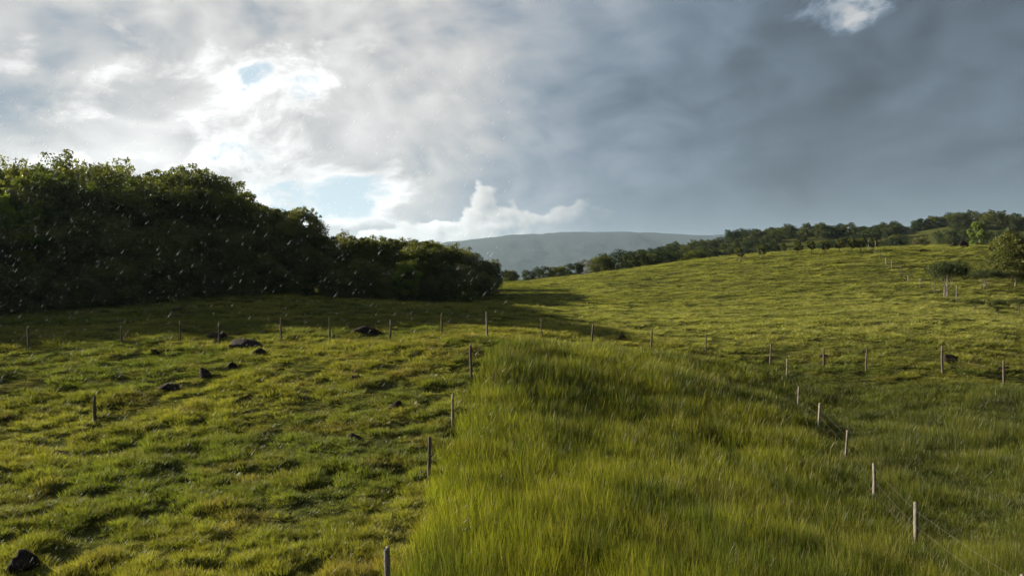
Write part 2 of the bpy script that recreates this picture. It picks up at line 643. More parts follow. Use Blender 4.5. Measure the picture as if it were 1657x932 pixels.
build_mountain('mountain', [(300, 470), (480, 440), (620, 415), (720, 393), (790, 384), (850, 378), (930, 375), (1040, 374), (1160, 379), (1300, 390), (1500, 410), (1700, 445)], 5200, 1500, 40, 0.8)


# ------------------------------------------------------------------ grass
HID = bpy.data.collections.new('grass_clump_shapes')


def clump(name, rng, nb, seg, width, lean, curve, mat, flat=0.0):
    V, Fc, Hh, Rn = [], [], [], []
    for b in range(nb):
        a = rng.random() * 2 * math.pi
        r = math.sqrt(rng.random())
        x0, y0 = r * math.cos(a), r * math.sin(a)
        da = a + (rng.random() - 0.5) * 2.6
        L = lean * (0.25 + rng.random())
        cv = curve * (0.3 + rng.random())
        h = 0.55 + 0.45 * rng.random()
        w = width * (0.7 + 0.6 * rng.random())
        pa = rng.random() * math.pi
        rn = rng.random()
        if seg == 5 and b < 1:                         # flowering stalks stand over the leaves
            h *= 1.25
            L *= 0.5
            cv *= 0.5
            rn = 0.95
        base = len(V)
        for s in range(seg + 1):
            t = s / seg
            off = L * t + cv * t * t
            cx = x0 + math.cos(da) * off
            cy = y0 + math.sin(da) * off
            cz = h * (t - flat * t * t)
            ww = w * (1 - 0.85 * t * t) * (0.75 + 0.25 * min(1, t * 4))
            if s == seg:
                V.append((cx, cy, cz))
                Hh.append(t)
                Rn.append(rn)
            else:
                for sg in (-1, 1):
                    V.append((cx + sg * ww * math.cos(pa), cy + sg * ww * math.sin(pa), cz))
                    Hh.append(t)
                    Rn.append(rn)
        for s in range(seg - 1):
            i = base + 2 * s
            Fc.append((i, i + 1, i + 3, i + 2))
        i = base + 2 * (seg - 1)
        Fc.append((i, i + 1, i + 2))
    me = mesh_np(name, V, Fc, mat, True)
    for nm, arr in (('hgt', Hh), ('rnd', Rn)):
        at_ = me.attributes.new(nm, 'FLOAT', 'POINT')
        at_.data.foreach_set('value', np.array(arr, np.float32))
    o = bpy.data.objects.new(name, me)
    return o


def scatter(name, pos, idx, rot, scl, tint, coll, label, cat='grass'):
    me = bpy.data.meshes.new(name)
    n = len(pos)
    me.vertices.add(n)
    me.vertices.foreach_set('co', np.asarray(pos, np.float32).ravel())
    for nm, typ, key, arr in (('idx', 'INT', 'value', idx), ('rot', 'FLOAT_VECTOR', 'vector', rot), ('scl', 'FLOAT_VECTOR', 'vector', scl)):
        a = me.attributes.new(nm, typ, 'POINT')
        a.data.foreach_set(key, np.ascontiguousarray(arr, np.int32 if typ == 'INT' else np.float32).ravel())
    a = me.attributes.new('tint', 'FLOAT_COLOR', 'POINT')
    a.data.foreach_set('color', np.hstack([tint, np.ones((n, 1))]).astype(np.float32).ravel())
    o = obj(name, me)
    g = bpy.data.node_groups.new(name + '_scatter', 'GeometryNodeTree')
    g.interface.new_socket('Geometry', in_out='INPUT', socket_type='NodeSocketGeometry')
    g.interface.new_socket('Geometry', in_out='OUTPUT', socket_type='NodeSocketGeometry')
    N = g.nodes
    gi, go = N.new('NodeGroupInput'), N.new('NodeGroupOutput')
    ip = N.new('GeometryNodeInstanceOnPoints')
    ci = N.new('GeometryNodeCollectionInfo')
    ci.inputs['Collection'].default_value = coll
    ci.inputs['Separate Children'].default_value = True
    ci.inputs['Reset Children'].default_value = True
    ip.inputs['Pick Instance'].default_value = True

    def na(nm, dt):
        q = N.new('GeometryNodeInputNamedAttribute')
        q.data_type = dt
        q.inputs['Name'].default_value = nm
        return q.outputs['Attribute']
    L = g.links
    L.new(gi.outputs[0], ip.inputs['Points'])
    L.new(ci.outputs[0], ip.inputs['Instance'])
    L.new(na('idx', 'INT'), ip.inputs['Instance Index'])
    L.new(na('rot', 'FLOAT_VECTOR'), ip.inputs['Rotation'])
    L.new(na('scl', 'FLOAT_VECTOR'), ip.inputs['Scale'])
    L.new(ip.outputs[0], go.inputs[0])
    md = o.modifiers.new('scatter', 'NODES')
    md.node_group = g
    tag(o, label, cat, kind='stuff')
    return o


def sector_points(rng, r0, r1, half, spacing):
    """jittered points in a wedge, spacing a function of distance"""
    out = []
    r = r0
    while r < r1:
        s = spacing(r)
        n = int(2 * half * r / s)
        a = (np.arange(n) + rng.random(n)) / n * 2 * half - half
        q = r + s * (rng.random(n) - 0.5) * 1.3
        out.append(np.stack([q * np.sin(a), q * np.cos(a), np.full(n, s)], 1))
        r += s
    return np.vstack(out)


rng = np.random.default_rng(11)
C_SHORT = bpy.data.collections.new('short_clumps')
C_TALL = bpy.data.collections.new('tall_clumps')
prng = random.Random(5)
for k in range(6):
    C_SHORT.objects.link(clump('short_clump', prng, 46, 3, 0.036, 0.40, 0.55, M_SHORT, 0.25))
for k in range(6):
    C_TALL.objects.link(clump('tall_clump', prng, 44, 5, 0.022, 0.25, 0.55, M_TALL, 0.06))

BARE_SPOTS = [(a[0], a[1], rad) for a, rad in ((at(1160, 716, 27.5), 1.0),)]  # bare gap where the tall grass is thinned out


def tint_of(x, y, kind):
    n = fbm(x / 6.0, y / 6.0, 31, 3)[:, None]
    n2 = fbm(x / 1.1, y / 1.1, 32, 2)[:, None]
    n3 = fbm(x / 0.35, y / 0.35, 33, 1)[:, None]
    if kind == 'tall':
        a = np.array([0.112, 0.132, 0.016])
        b = np.array([0.050, 0.070, 0.011])
        c = np.array([0.140, 0.134, 0.026])
        f = np.clip((0.5 * n + 0.5 * fbm(x / 0.8, y / 1.6, 38, 2)[:, None] - 0.38) / 0.22, 0, 1)
        col = a * (1 - f) + b * f
        g = np.clip((n2 - 0.58) / 0.2, 0, 1) * 0.4
        col = col * (1 - g) + c * g
    elif kind == 'rough':
        a = np.array([0.076, 0.094, 0.018])
        b = np.array([0.040, 0.056, 0.013])
        f = np.clip((n2 - 0.35) / 0.3, 0, 1)
        col = a * (1 - f) + b * f
    else:
        a = np.array([0.150, 0.156, 0.032])
        b = np.array([0.092, 0.114, 0.024])
        c = np.array([0.150, 0.120, 0.044])
        f = np.clip((n - 0.35) / 0.3, 0, 1)
        col = a * (1 - f) + b * f
        g = np.clip((n2 - 0.60) / 0.18, 0, 1) * 0.6
        col = col * (1 - g) + c * g
        hl = (smooth(46, 60, y + 0.25 * np.abs(x)) * smooth(-6, 12, x))[:, None]     # paler tint blended in on the hillside
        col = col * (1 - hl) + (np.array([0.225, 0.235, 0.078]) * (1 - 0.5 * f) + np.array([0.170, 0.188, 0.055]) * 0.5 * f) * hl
    return col * (0.55 + 0.9 * n3)


def forest_floor(x, y):
    """under the dense wood nothing much grows"""
    d = np.interp(np.arctan2(x, y), [R(-70), R(-50), R(-36), R(-29), R(-20.6), R(-11.3), R(-6.4), R(-1.5), R(0)], [50, 56, 60, 63, 69, 76, 84, 98, 1e4])
    return np.hypot(x, y) * np.cos(np.arctan2(x, y)) > d + 2.0


def build_pasture():
    q = sector_points(rng, 5.0, 168.0, R(52), lambda r: 0.055 + 0.0044 * r)
    x, y, s = q[:, 0], q[:, 1], q[:, 2]
    keep = (tall_zone(x, y) < 0.15) & ~forest_floor(x, y)
    fx = np.interp(y, [5, 18, 27, 37, 42, 46], [8.3, 10.5, 12.7, 15.2, 16.1, 16.6])
    rough = smooth(-0.6, 0.8, x - fx) * (1 - smooth(40.5, 43.0, y + 0.30 * (x - 16)))
    thin = fbm(x / 0.68, y / 0.62, 21, 3)            # hummock tops carry the grass, hollows are thin
    keep &= (rng.random(len(x)) < np.clip(0.40 + (thin - 0.38) * 4.5, 0.32, 1.0)) | (rough > 0.5)
    x, y, s, rough, thin = x[keep], y[keep], s[keep], rough[keep], thin[keep]
    n = len(x)
    hh = 0.06 + 0.15 * np.clip((thin - 0.35) / 0.3, 0, 1) + 0.12 * rng.random(n) ** 2
    big = fbm(x / 2.6, y / 2.6, 35, 2)
    hh *= 0.7 + 0.9 * np.clip((big - 0.3) / 0.4, 0, 1)
    far = smooth(50, 110, np.hypot(x, y))
    hh *= 1 - 0.25 * far
    hh = hh * (1 - rough) + rough * (0.34 + 0.55 * np.clip((big - 0.28) / 0.4, 0, 1)) * (0.65 + 0.6 * rng.random(n))
    z = height(x, y) - 0.03
    k = (0.95 + 0.5 * rng.random(n)) * s
    k = k * (1 - 0.15 * rough)
    rot = np.stack([(rng.random(n) - 0.5) * 0.4, (rng.random(n) - 0.5) * 0.4, rng.random(n) * 6.283], 1)
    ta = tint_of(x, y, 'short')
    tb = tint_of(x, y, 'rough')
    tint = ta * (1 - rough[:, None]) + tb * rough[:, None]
    pos = np.stack([x, y, z], 1)
    m = rough > 0.5
    idx = rng.integers(0, 6, n)
    scl = np.stack([k, k, hh], 1)
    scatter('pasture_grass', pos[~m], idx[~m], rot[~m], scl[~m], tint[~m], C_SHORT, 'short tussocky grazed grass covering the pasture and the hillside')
    scatter('rough_grass', pos[m], idx[m], rot[m], scl[m] * np.array([1.25, 1.25, 1.0]), tint[m], C_TALL, 'knee-high dark green grass right of the tall paddock')


def build_tall():
    q = sector_points(rng, 5.0, 47.0, R(52), lambda r: 0.09 + 0.0052 * r)
    x, y, s = q[:, 0], q[:, 1], q[:, 2]
    tz = tall_zone(x, y)
    keep = tz > 0
    for (bx, by, br) in BARE_SPOTS:
        d = np.hypot((x - bx) / 1.5, y - by) + 0.5 * (vnoise(x * 2, y * 2, 5) - 0.5)
        keep &= (d > br) | (rng.random(len(x)) < 0.22)
    x, y, s, tz = x[keep], y[keep], s[keep], tz[keep]
    n = len(x)
    big = fbm(x / 1.3, y / 1.3, 36, 3)
    hh = (0.80 + 0.26 * np.clip((big - 0.3) / 0.4, 0, 1)) * (0.70 + 0.5 * rng.random(n)) * (1 - 0.2 * smooth(32, 42, y))
    right = np.interp(y, [5, 18, 27, 37, 42, 46], [8.3, 10.5, 12.7, 15.2, 16.1, 16.6])
    hh *= 0.78 + 0.22 * smooth(0.2, 2.6, right - x)
    hh *= 0.75 + 0.25 * smooth(0, 0.8, tz)
    z = height(x, y) - 0.03
    k = s * (1.15 + 0.5 * rng.random(n))
    rot = np.stack([(rng.random(n) - 0.5) * 0.22, 0.06 + (rng.random(n) - 0.5) * 0.22, rng.random(n) * 6.283], 1)
    tint = tint_of(x, y, 'tall')
    scatter('tall_grass', np.stack([x, y, z], 1), rng.integers(0, 6, n), rot, np.stack([k, k, hh], 1), tint, C_TALL,
            'dense waist-high yellow-green grass filling the fenced paddock')


build_pasture()
build_tall()


# ------------------------------------------------------------------ trees
def unit(v):
    v = np.array(v, float)
    return v / (np.linalg.norm(v) + 1e-9)


def leaf_cloud(rg, centers, radii, per, size, flat=0.62, up=0.55, lop=0.0):
    """many small folded leaf faces gathered into clumps"""
    C, Rr, Cr = [], [], []
    for c, r, k in zip(centers, radii, per):
        d = rg.normal(size=(k, 3))
        d /= np.linalg.norm(d, axis=1)[:, None]
        q = rg.random((k, 1)) ** 0.42
        d = d * q
        d[:, 2] = d[:, 2] * flat
        C.append(c + d * r)
        Rr.append(d)
        Cr.append(np.full(k, rg.random()))
    C = np.vstack(C)
    O = np.vstack(Rr)
    Cr = np.concatenate(Cr)
    n = len(C)
    nrm = rg.normal(size=(n, 3)) * 0.75 + O * 0.7
    nrm[:, 2] += up
    nrm /= np.linalg.norm(nrm, axis=1)[:, None]
    t = np.cross(nrm, rg.normal(size=(n, 3)))
    t /= np.linalg.norm(t, axis=1)[:, None] + 1e-9
    b = np.cross(nrm, t)
    s = (size * (0.55 + 0.9 * rg.random(n)))[:, None]
    V = np.stack([C - t * s * 0.5, C - b * s * 0.26 + nrm * s * 0.10, C + t * s * 0.5, C + b * s * 0.26 + nrm * s * 0.10], 1).reshape(-1, 3)
    Fq = np.arange(n * 4).reshape(n, 4)
    rn = np.clip(0.55 * Cr + 0.45 * rg.random(n), 0, 1)
    return V, Fq, np.repeat(rn, 4)


def make_tree(seed, H, W, base, style, nleaf, lsize, leafmat, barkmat, lean=0.0, trunk_r=None, stems=1):
    """returns (trunk mesh, crown mesh) for a tree of height H and crown half-width W"""
    rg = np.random.default_rng(seed)
    rr = random.Random(seed)
    parts = []
    tr = trunk_r or H * 0.017
    zb = base * H
    cz = zb + (H - zb) * 0.5
    centers, radii = [], []
    ncl = {'dense': 34, 'umbrella': 17, 'sparse': 16, 'shrub': 16, 'wind': 18, 'far': 16}[style]
    for k in range(ncl):
        a = 2 * math.pi * (k * 0.618 + 0.12 * rr.random())
        if style in ('umbrella', 'wind'):
            r = W * math.sqrt((k + 0.5) / ncl) * 0.92
            z = H - (0.10 + 0.34 * (r / W) ** 2) * (H - zb) * (0.8 + 0.5 * rr.random())
            cr = W * (0.24 + 0.12 * rr.random())
        else:
            u = (k + 0.5) / ncl
            z = zb + (H - zb) * (0.06 + 0.84 * u)
            prof = math.sin(math.pi * min(1, (0.16 + 0.74 * u))) ** 0.6
            r = W * prof * (0.45 + 0.55 * rr.random()) * 0.86
            cr = W * (0.25 + 0.17 * rr.random()) * (0.75 if style == 'sparse' else 1)
        x = r * math.cos(a) + lean * (z / H) ** 1.3 * H
        y = r * math.sin(a)
        centers.append(np.array((x, y, min(z, H - cr * 0.5))))
        radii.append(cr)
    # trunk(s)
    tops = []
    for s in range(stems):
        ox, oy = (0, 0) if stems == 1 else (rr.uniform(-0.35, 0.35) * W, rr.uniform(-0.2, 0.2) * W)
        path, rad = [], []
        th = min(H * 0.82, zb + (H - zb) * 0.55)
        dx, dy = rr.uniform(-0.05, 0.05), rr.uniform(-0.05, 0.05)
        for i in range(9):
            t = i / 8
            z = -0.4 + t * (th + 0.4)
            zz = max(z, 0) / H
            path.append((ox * (1 - 0.5 * t) + lean * zz ** 1.3 * H + math.sin(t * 5 + s) * dx * H * 0.35 + dx * z, oy * (1 - 0.5 * t) + math.cos(t * 4) * dy * H * 0.3 + dy * z, z))
            rad.append(tr * (1.35 if i == 0 else 1.0) * (1 - 0.72 * t) / math.sqrt(stems))
        parts.append(tube(path, rad, 8, True, 0.16, rr))
        tops.append((path, rad))
    for k, (c, cr) in enumerate(zip(centers, radii)):
        path, rad = tops[k % stems]
        # limb leaves the trunk below its clump
        zs = min(max(c[2] - (0.5 + 0.4 * rr.random()) * np.linalg.norm(c[:2]) - 0.25 * cr, zb * 0.7), path[-1][2])
        i = min(range(len(path)), key=lambda q: abs(path[q][2] - zs))
        p0 = np.array(path[i])
        mid = (p0 + c) / 2 + np.array((rr.uniform(-.1, .1) * W, rr.uniform(-.1, .1) * W, rr.uniform(0.0, .12) * W))
        r0 = rad[i] * 0.55 * (0.7 + 0.4 * rr.random())
        parts.append(tube([p0, (p0 * .55 + mid * .45), mid, (mid * .4 + c * .6), c], [r0, r0 * .8, r0 * .6, r0 * .4, r0 * .18], 5))
        nt = 5 if style in ('sparse', 'wind') else 2
        for q in range(nt):
            e = c + unit((rr.uniform(-1, 1), rr.uniform(-1, 1), rr.uniform(-.2, 1))) * cr * (1.0 if style == 'sparse' else 0.8)
            parts.append(tube([mid * .3 + c * .7, (mid * .1 + c * .5 + e * .4), e], [r0 * .34, r0 * .24, r0 * .09], 4, False))
    V, Fc = merge(parts)
    trunk = mesh_np('trunk', V, Fc, barkmat, True)
    tot = sum(r * r for r in radii)
    per = [max(6, int(nleaf * r * r / tot)) for r in radii]
    # stray outer sprigs break up the outline
    ex_c, ex_r, ex_n = [], [], []
    for c, r in zip(centers, radii):
        for q in range(3 if style != 'far' else 1):
            d = unit((rr.uniform(-1, 1), rr.uniform(-1, 1), rr.uniform(-.25, 1)))
            ex_c.append(c + d * r * np.array((1.05, 1.05, 0.8)))
            ex_r.append(r * 0.34)
            ex_n.append(max(4, int(nleaf * 0.006)))
    V, Fq, rn = leaf_cloud(rg, centers + ex_c, radii + ex_r, per + ex_n, lsize,
                           flat={'umbrella': 0.45, 'wind': 0.75}.get(style, 0.72))
    crown = mesh_np('crown', V, Fq, leafmat)
    a = crown.attributes.new('rnd', 'FLOAT', 'POINT')
    a.data.foreach_set('value', rn.astype(np.float32))
    return trunk, crown


def place_tree(name, proto, H0, x, y, H, label, cat, group=None, wide=1.0, rz=0.0, z=None, sink=0.0):
    s = H / H0
    t = empty(name, (x, y, (gz(x, y) if z is None else z) - sink), rz, (s * wide, s * wide, s))
    obj('trunk', proto[0], t)
    obj('crown', proto[1], t)
    tag(t, label, cat, group)
    return t


rt = random.Random(77)
DENSE = [make_tree(100 + k, 10, 3.6 + 0.3 * (k % 3), 0.22, 'dense', 12500, 0.25, M_LEAF, M_BARK) for k in range(5)]
UMB = [make_tree(200 + k, 10, 4.4, 0.45, 'umbrella', 6500, 0.24, M_LEAF, M_BARK) for k in range(2)]
SPARSE = [make_tree(300 + k, 10, 3.4, 0.45, 'sparse', 1500, 0.24, M_LEAF, M_BARK) for k in range(2)]
SHRUB = [make_tree(400 + k, 4, 2.3, 0.02, 'shrub', 5200, 0.20, M_LEAF, M_BARK) for k in range(3)]
LIME = make_tree(500, 8, 3.4, 0.15, 'sparse', 12000, 0.22, M_LIME, M_BARK)
FRESH = make_tree(520, 6, 2.6, 0.25, 'sparse', 5200, 0.26, M_LIME, M_BARK)
FAR = [make_tree(600 + k, 8, 4.0 + 0.35 * k, 0.05, 'far', 4200, 0.40, M_RIDGE, M_BARK) for k in range(4)]
FARB = [make_tree(640 + k, 8, 4.2, 0.04, 'far', 4000, 0.40, M_RIDGEL, M_BARK) for k in range(3)]
OLIVE = [make_tree(700 + k, 8, 3.8, 0.16, 'dense', 13000, 0.25, M_OLIVE, M_BARK) for k in range(2)]
DRY = make_tree(720, 6, 2.8, 0.3, 'sparse', 1900, 0.22, M_DRY, M_PALE)
BARE = make_tree(740, 8, 1.8, 0.5, 'sparse', 40, 0.2, M_DRY, M_PALE)
WIND = make_tree(760, 5, 4.2, 0.32, 'wind', 9500, 0.20, M_RIDGE, M_PALE, 0.10, 0.16, 3)
SAV = [make_tree(780 + k, 4, 2.6, 0.45, 'wind', 4200, 0.17, M_RIDGEL, M_BARK, 0.05, 0.17, 1) for k in range(2)]
HEDGE = [make_tree(800 + k, 3, 1.25, 0.34, 'sparse', 1500, 0.24, M_OLIVE, M_PALE, 0.0, 0.13) for k in range(3)]

SKYX = [-500, -200, 0, 60, 170, 215, 300, 345, 400, 480, 535, 575, 640, 700, 760, 800, 812]
SKYY = [270, 262, 262, 268, 264, 280, 275, 302, 322, 348, 385, 385, 386, 392, 408, 424, 446]


def edge_dist(px):
    return float(np.interp(px, [-500, -200, 0, 200, 400, 600, 700, 800], [47, 53, 59, 62, 68, 75, 83, 97]))


def forest():
    g = 'trees of the dark forest edge'

    def lab_of(row, px):
        if row == 0:
            return ('low dark tree at the front of the forest, in its tall left half' if px < 330 else
                    'low dark tree at the front of the forest where its skyline slopes down' if px < 560 else
                    'low dark tree at the front of the lower forest block beside the valley')
        if row == 1:
            return ('broadleaf tree in the second row of the tall left half of the forest' if px < 330 else
                    'broadleaf tree in the second row under the sloping forest skyline' if px < 560 else
                    'broadleaf tree in the second row of the lower forest block')
        return ('tree forming the high left skyline of the forest' if px < 330 else
                'tree forming the sloping middle skyline of the forest' if px < 560 else
                'tree forming the skyline of the lower forest block')
    for row, (dd, step, top) in enumerate(((2.5, 52, 0.62), (7, 46, 0.92), (13, 50, 1.0), (20, 60, 1.0))):
        px = -520 + row * 17
        while px < 800:
            d = edge_dist(px) + dd + rt.uniform(-1.5, 1.5)
            p = at(px, 450, d)
            ty = np.interp(px, SKYX, SKYY)
            zt = at(px, ty, d)[2]
            g0 = gz(p[0], p[1])
            H = (zt - g0) * top * (rt.uniform(0.94, 1.03) if px < 340 else rt.uniform(0.98, 1.10))
            if px > 805 - 12 - row * 4:
                break
            lime = abs((p[0] + 11.6) * 0.47 + (p[1] - 77) * 0.88) < 5.0 and p[0] < -7 and p[0] > -30
            if lime:
                H *= 0.5 if row < 2 else 0.85
            if 2.0 < H:
                pr = rt.choice(DENSE if rt.random() < 0.8 else UMB)
                wide = min(1.25, max(0.85, 4.6 / (H * 0.39)))
                H0 = 10
                if px > 555:
                    wide *= 0.85
                    if rt.random() < 0.6:
                        pr, H0 = rt.choice(OLIVE), 8
                place_tree('broadleaf_tree', pr, H0, p[0], p[1], H, lab_of(row, px), 'tree', g + (', front', ', second row', ', skyline', ', skyline')[row], wide * rt.uniform(0.9, 1.1), rt.uniform(0, 6.28), g0, 0.1)
            px += step * rt.uniform(0.8, 1.2)
    px = -500
    while px < 806:
        d = edge_dist(px) - 0.4 + rt.uniform(-0.9, 0.9)
        p = at(px, 450, d)
        place_tree('forest_shrub', rt.choice(SHRUB), 4, p[0], p[1], rt.uniform(2.4, 4.6), 'leafy shrub at the foot of the dark forest on the left', 'shrub', 'shrubs along the forest edge', 1.15, rt.uniform(0, 6.28), None, 0.15)
        px += 34 * rt.uniform(0.75, 1.25)

    def single(name, pr, H0, px, top, d, label, cat='tree', wide=1.0, rz=0.5):
        p = at(px, 450, d)
        z0 = gz(p[0], p[1])
        return place_tree(name, pr, H0, p[0], p[1], at(px, top, d)[2] - z0, label, cat, None, wide, rz, z0, 0.1)
    single('fresh_green_tree', LIME, 8, 660, 424, 77, 'bright lime-green tree at the front of the forest\'s right end', wide=1.15)
    single('fresh_green_tree', FRESH, 6, 22, 318, 61.0, 'yellow-green tree low in the forest at the left picture edge', wide=0.8, rz=2.2)
    single('open_crowned_tree', SPARSE[0], 10, 102, 243, 69, 'thin-leaved tree with open branches rising highest over the forest', wide=0.85)
    single('open_crowned_tree', SPARSE[1], 10, 12, 248, 70, 'thin-leaved tree on the forest skyline at the left picture edge', wide=0.8, rz=1.5)
    single('open_crowned_tree', SPARSE[1], 10, 192, 254, 71, 'thin-leaved tree just right of the highest open-branched tree', wide=0.75, rz=4.0)
    single('umbrella_tree', UMB[0], 10, 305, 270, 70, 'broad umbrella-crowned tree at the shoulder of the forest skyline', wide=0.85)
    single('umbrella_tree', UMB[1], 10, 488, 334, 72, 'leaning flat-crowned tree where the forest skyline drops away', wide=0.5)
    single('bare_tree', BARE, 8, 518, 352, 80, 'leafless twiggy tree in the notch of the forest skyline', wide=0.7)
    single('bare_tree', BARE, 8, 560, 366, 88, 'faint leafless treetop left of the lower forest block', wide=0.6, rz=2.0)
    single('round_crowned_tree', DENSE[2], 10, 790, 420, 99, 'dark round tree ending the forest on its right', wide=1.15)
    single('round_crowned_tree', DENSE[4], 10, 745, 402, 97, 'dark tree second from the right end of the forest', wide=1.0, rz=1)
    return single


single = forest()


def far_trees():
    # row standing behind the brow of the pasture
    rows = [(826, 437, 'small leafy tree beside the forest end, first of the row behind the brow'),
            (858, 436, None), (880, 430, None), (905, 430, None), (930, 424, None),
            (950, 418, 'pale twiggy tree in the row behind the brow of the pasture'),
            (975, 414, None), (1002, 404, None), (1030, 403, None), (1052, 410, None), (1075, 404, None), (1098, 405, None), (1125, 404, None)]
    for k, (px, top, lab) in enumerate(rows):
        d = 146 + (k * 7) % 13
        p = at(px, 450, d)
        z0 = gz(p[0], p[1])
        H = at(px, top, d)[2] - z0
        pale = lab and 'pale' in lab
        pr, H0 = (DRY, 6) if pale else ((OLIVE[k % 2], 8) if k % 3 == 0 else (FAR[k % 4], 8))
        place_tree('hedgerow_tree', pr, H0, p[0], p[1], H, lab or 'dark leafy tree in the row behind the brow of the pasture', 'tree',
                   None if lab else 'trees behind the brow of the pasture', min(1.3, 4.6 / (H * 0.48)), k * 1.3, z0, 0.1)
    # wood over the far ridge
    gr = 'trees of the wood on the far ridge'
    n = 0
    tries = 0
    spots = []
    while n < 285 and tries < 9000:
        tries += 1
        px = rt.uniform(1035, 1760)
        d = rt.uniform(215, 350)
        if rt.random() < 0.42:
            d = rt.uniform(318, 345)
        p = at(px, 450, d)
        if 1455 < px < 1525 and 290 < d < 322:
            continue                                  # a meadow shows here
        if any((p[0] - a) ** 2 + (p[1] - b) ** 2 < 14 for a, b in spots):
            continue
        spots.append((p[0], p[1]))
        H = rt.uniform(4.2, 7.4) * (1.25 if rt.random() < 0.1 else 1)
        place_tree('ridge_tree', rt.choice(FAR + FARB), 8, p[0], p[1], H, 'dark tree of the wood covering the far ridge on the right', 'tree', gr,
                   rt.uniform(0.85, 1.5), rt.uniform(0, 6.28), None, 0.6)
        n += 1
    single('skyline_tree', FAR[3], 8, 1540, 343, 335, 'broad domed tree standing highest on the far ridge skyline', wide=1.25)
    single('fresh_green_tree', FRESH, 6, 1582, 358, 128, 'bright green upright tree behind the hill brow on the right', wide=0.62, rz=1.0)
    # small trees along the brow
    for k, (px, top) in enumerate(((1196, 402), (1232, 402), (1290, 398), (1312, 397), (1335, 396), (1358, 394), (1378, 390), (1392, 391), (1412, 389))):
        d = 116 - 0.02 * (px - 1196)
        p = at(px, 450, d)
        z0 = gz(p[0], p[1])
        H = max(2.3, at(px, top, d)[2] - z0)
        place_tree('live_fence_tree', HEDGE[k % 3], 3, p[0], p[1], H, 'small olive tree in the live fence along the hill brow', 'tree', 'live fence along the hill brow', 0.95, k * 2.1, z0, 0.05)
    single('live_fence_tree', HEDGE[0], 3, 1268, 391, 115, 'slim pale-trunked tree standing apart on the hill brow', wide=0.5)
    single('brown_bush', DRY, 6, 1480, 388, 124, 'brownish bush behind the hill brow below the far meadow', 'bush', wide=1.4)
    # valley at the right edge
    single('big_olive_tree', OLIVE[0], 8, 1642, 376, 84, 'large olive-green tree at the right picture edge below the brow', wide=0.95)
    single('big_olive_tree', OLIVE[1], 8, 1700, 380, 82, 'olive-green tree cut by the right picture edge', wide=0.9)
    single('windswept_tree', WIND, 5, 1530, 424, 74, 'dark windswept tree with pale trunks at the lower end of the hill fence', wide=0.62, rz=0.3)
    single('windswept_tree', WIND, 5, 1602, 436, 82, 'low dark tree between the windswept tree and the large olive tree', wide=0.95, rz=2.3)
    single('savanna_tree', SAV[0], 4, 1578, 484, 60, 'small flat-topped tree on a thin leaning trunk, left of the pair', wide=0.95)
    single('savanna_tree', SAV[1], 4, 1616, 484, 59, 'small flat-topped tree on a thin trunk, right of the pair', wide=0.75, rz=2)
    single('savanna_tree', SAV[0], 4, 1650, 482, 62, 'small flat-topped tree cut by the right picture edge', wide=0.8, rz=3.4)


far_trees()


# ------------------------------------------------------------------ fences
def post_mesh(seed, h, r, mat, bend=0.03):
    rr = random.Random(seed)
    n = 7
    path, rad = [], []
    bx, by = rr.uniform(-bend, bend), rr.uniform(-bend, bend)
    lx, ly = rr.uniform(-.05, .05), rr.uniform(-.05, .05)
    for i in range(n):
        t = i / (n - 1)
        z = -0.4 + t * (h + 0.4)
        path.append((lx * t * h + bx * math.sin(t * 4 + seed), ly * t * h + by * math.sin(t * 5 + 2 * seed), z))
        rad.append(r * (1.08 - 0.22 * t) * rr.uniform(0.9, 1.1))
    V, Fc = tube(path, rad, 8, True, 0.28, rr)
    V = [np.array(v) for v in V]
    for v in V[-8:]:                                   # a slanting sawn top
        v[2] += v[0] * 0.5 + rr.uniform(-.012, .012)
    if rr.random() < 0.3:                              # a stub of a branch
        q = np.array(path[4])
        a = rr.uniform(0, 6.28)
        v2, f2 = tube([q, q + np.array((math.cos(a) * .08, math.sin(a) * .08, .06)), q + np.array((math.cos(a) * .13, math.sin(a) * .13, .14))], [r * .5, r * .4, r * .3], 5)
        V, Fc = merge([(V, Fc), (v2, f2)])
    return mesh_np('post', V, Fc, mat, True)


def fence(name, posts, label, mats, wires=3, r=0.055, wire_r=0.002):
    """posts: (px, top_py, distance, height above ground)"""
    p0 = at(posts[0][0], 450, posts[0][2])
    root = empty(name, (p0[0], p0[1], gz(p0[0], p0[1])))
    o0 = np.array(root.location)
    tops = []
    for k, (px, d, h) in enumerate(posts):
        p = at(px, 450, d)
        z = gz(p[0], p[1])
        o = obj('post', post_mesh(int(px) * 7 + k, h, r * (0.85 + 0.35 * ((k * 37) % 10) / 10), mats[k % len(mats)]), root)
        o.location = (p[0] - o0[0], p[1] - o0[1], z - o0[2])
        o.rotation_euler = (0, 0, k * 1.7)
        tops.append(np.array((p[0], p[1], z)) - o0)
        tops[-1] = (tops[-1], h)
    rr = random.Random(len(posts))
    for w in range(wires):
        f = (0.88, 0.60, 0.34)[w]
        path = []
        for k in range(len(tops) - 1):
            (a, ha), (b, hb) = tops[k], tops[k + 1]
            A = a + np.array((0.0, -r, f * ha))
            B = b + np.array((0.0, -r, f * hb))
            for i in range(6):
                t = i / 6
                q = A * (1 - t) + B * t
                q[2] -= 0.02 * math.sin(math.pi * t) + 0.008 * rr.random()
                path.append(q)
        path.append(B)
        V, Fc = tube(path, [wire_r] * len(path), 4)
        obj('wire', mesh_np('wire', V, Fc, M_WIRE), root)
    tag(root, label, 'fence', 'wire fences')
    return root


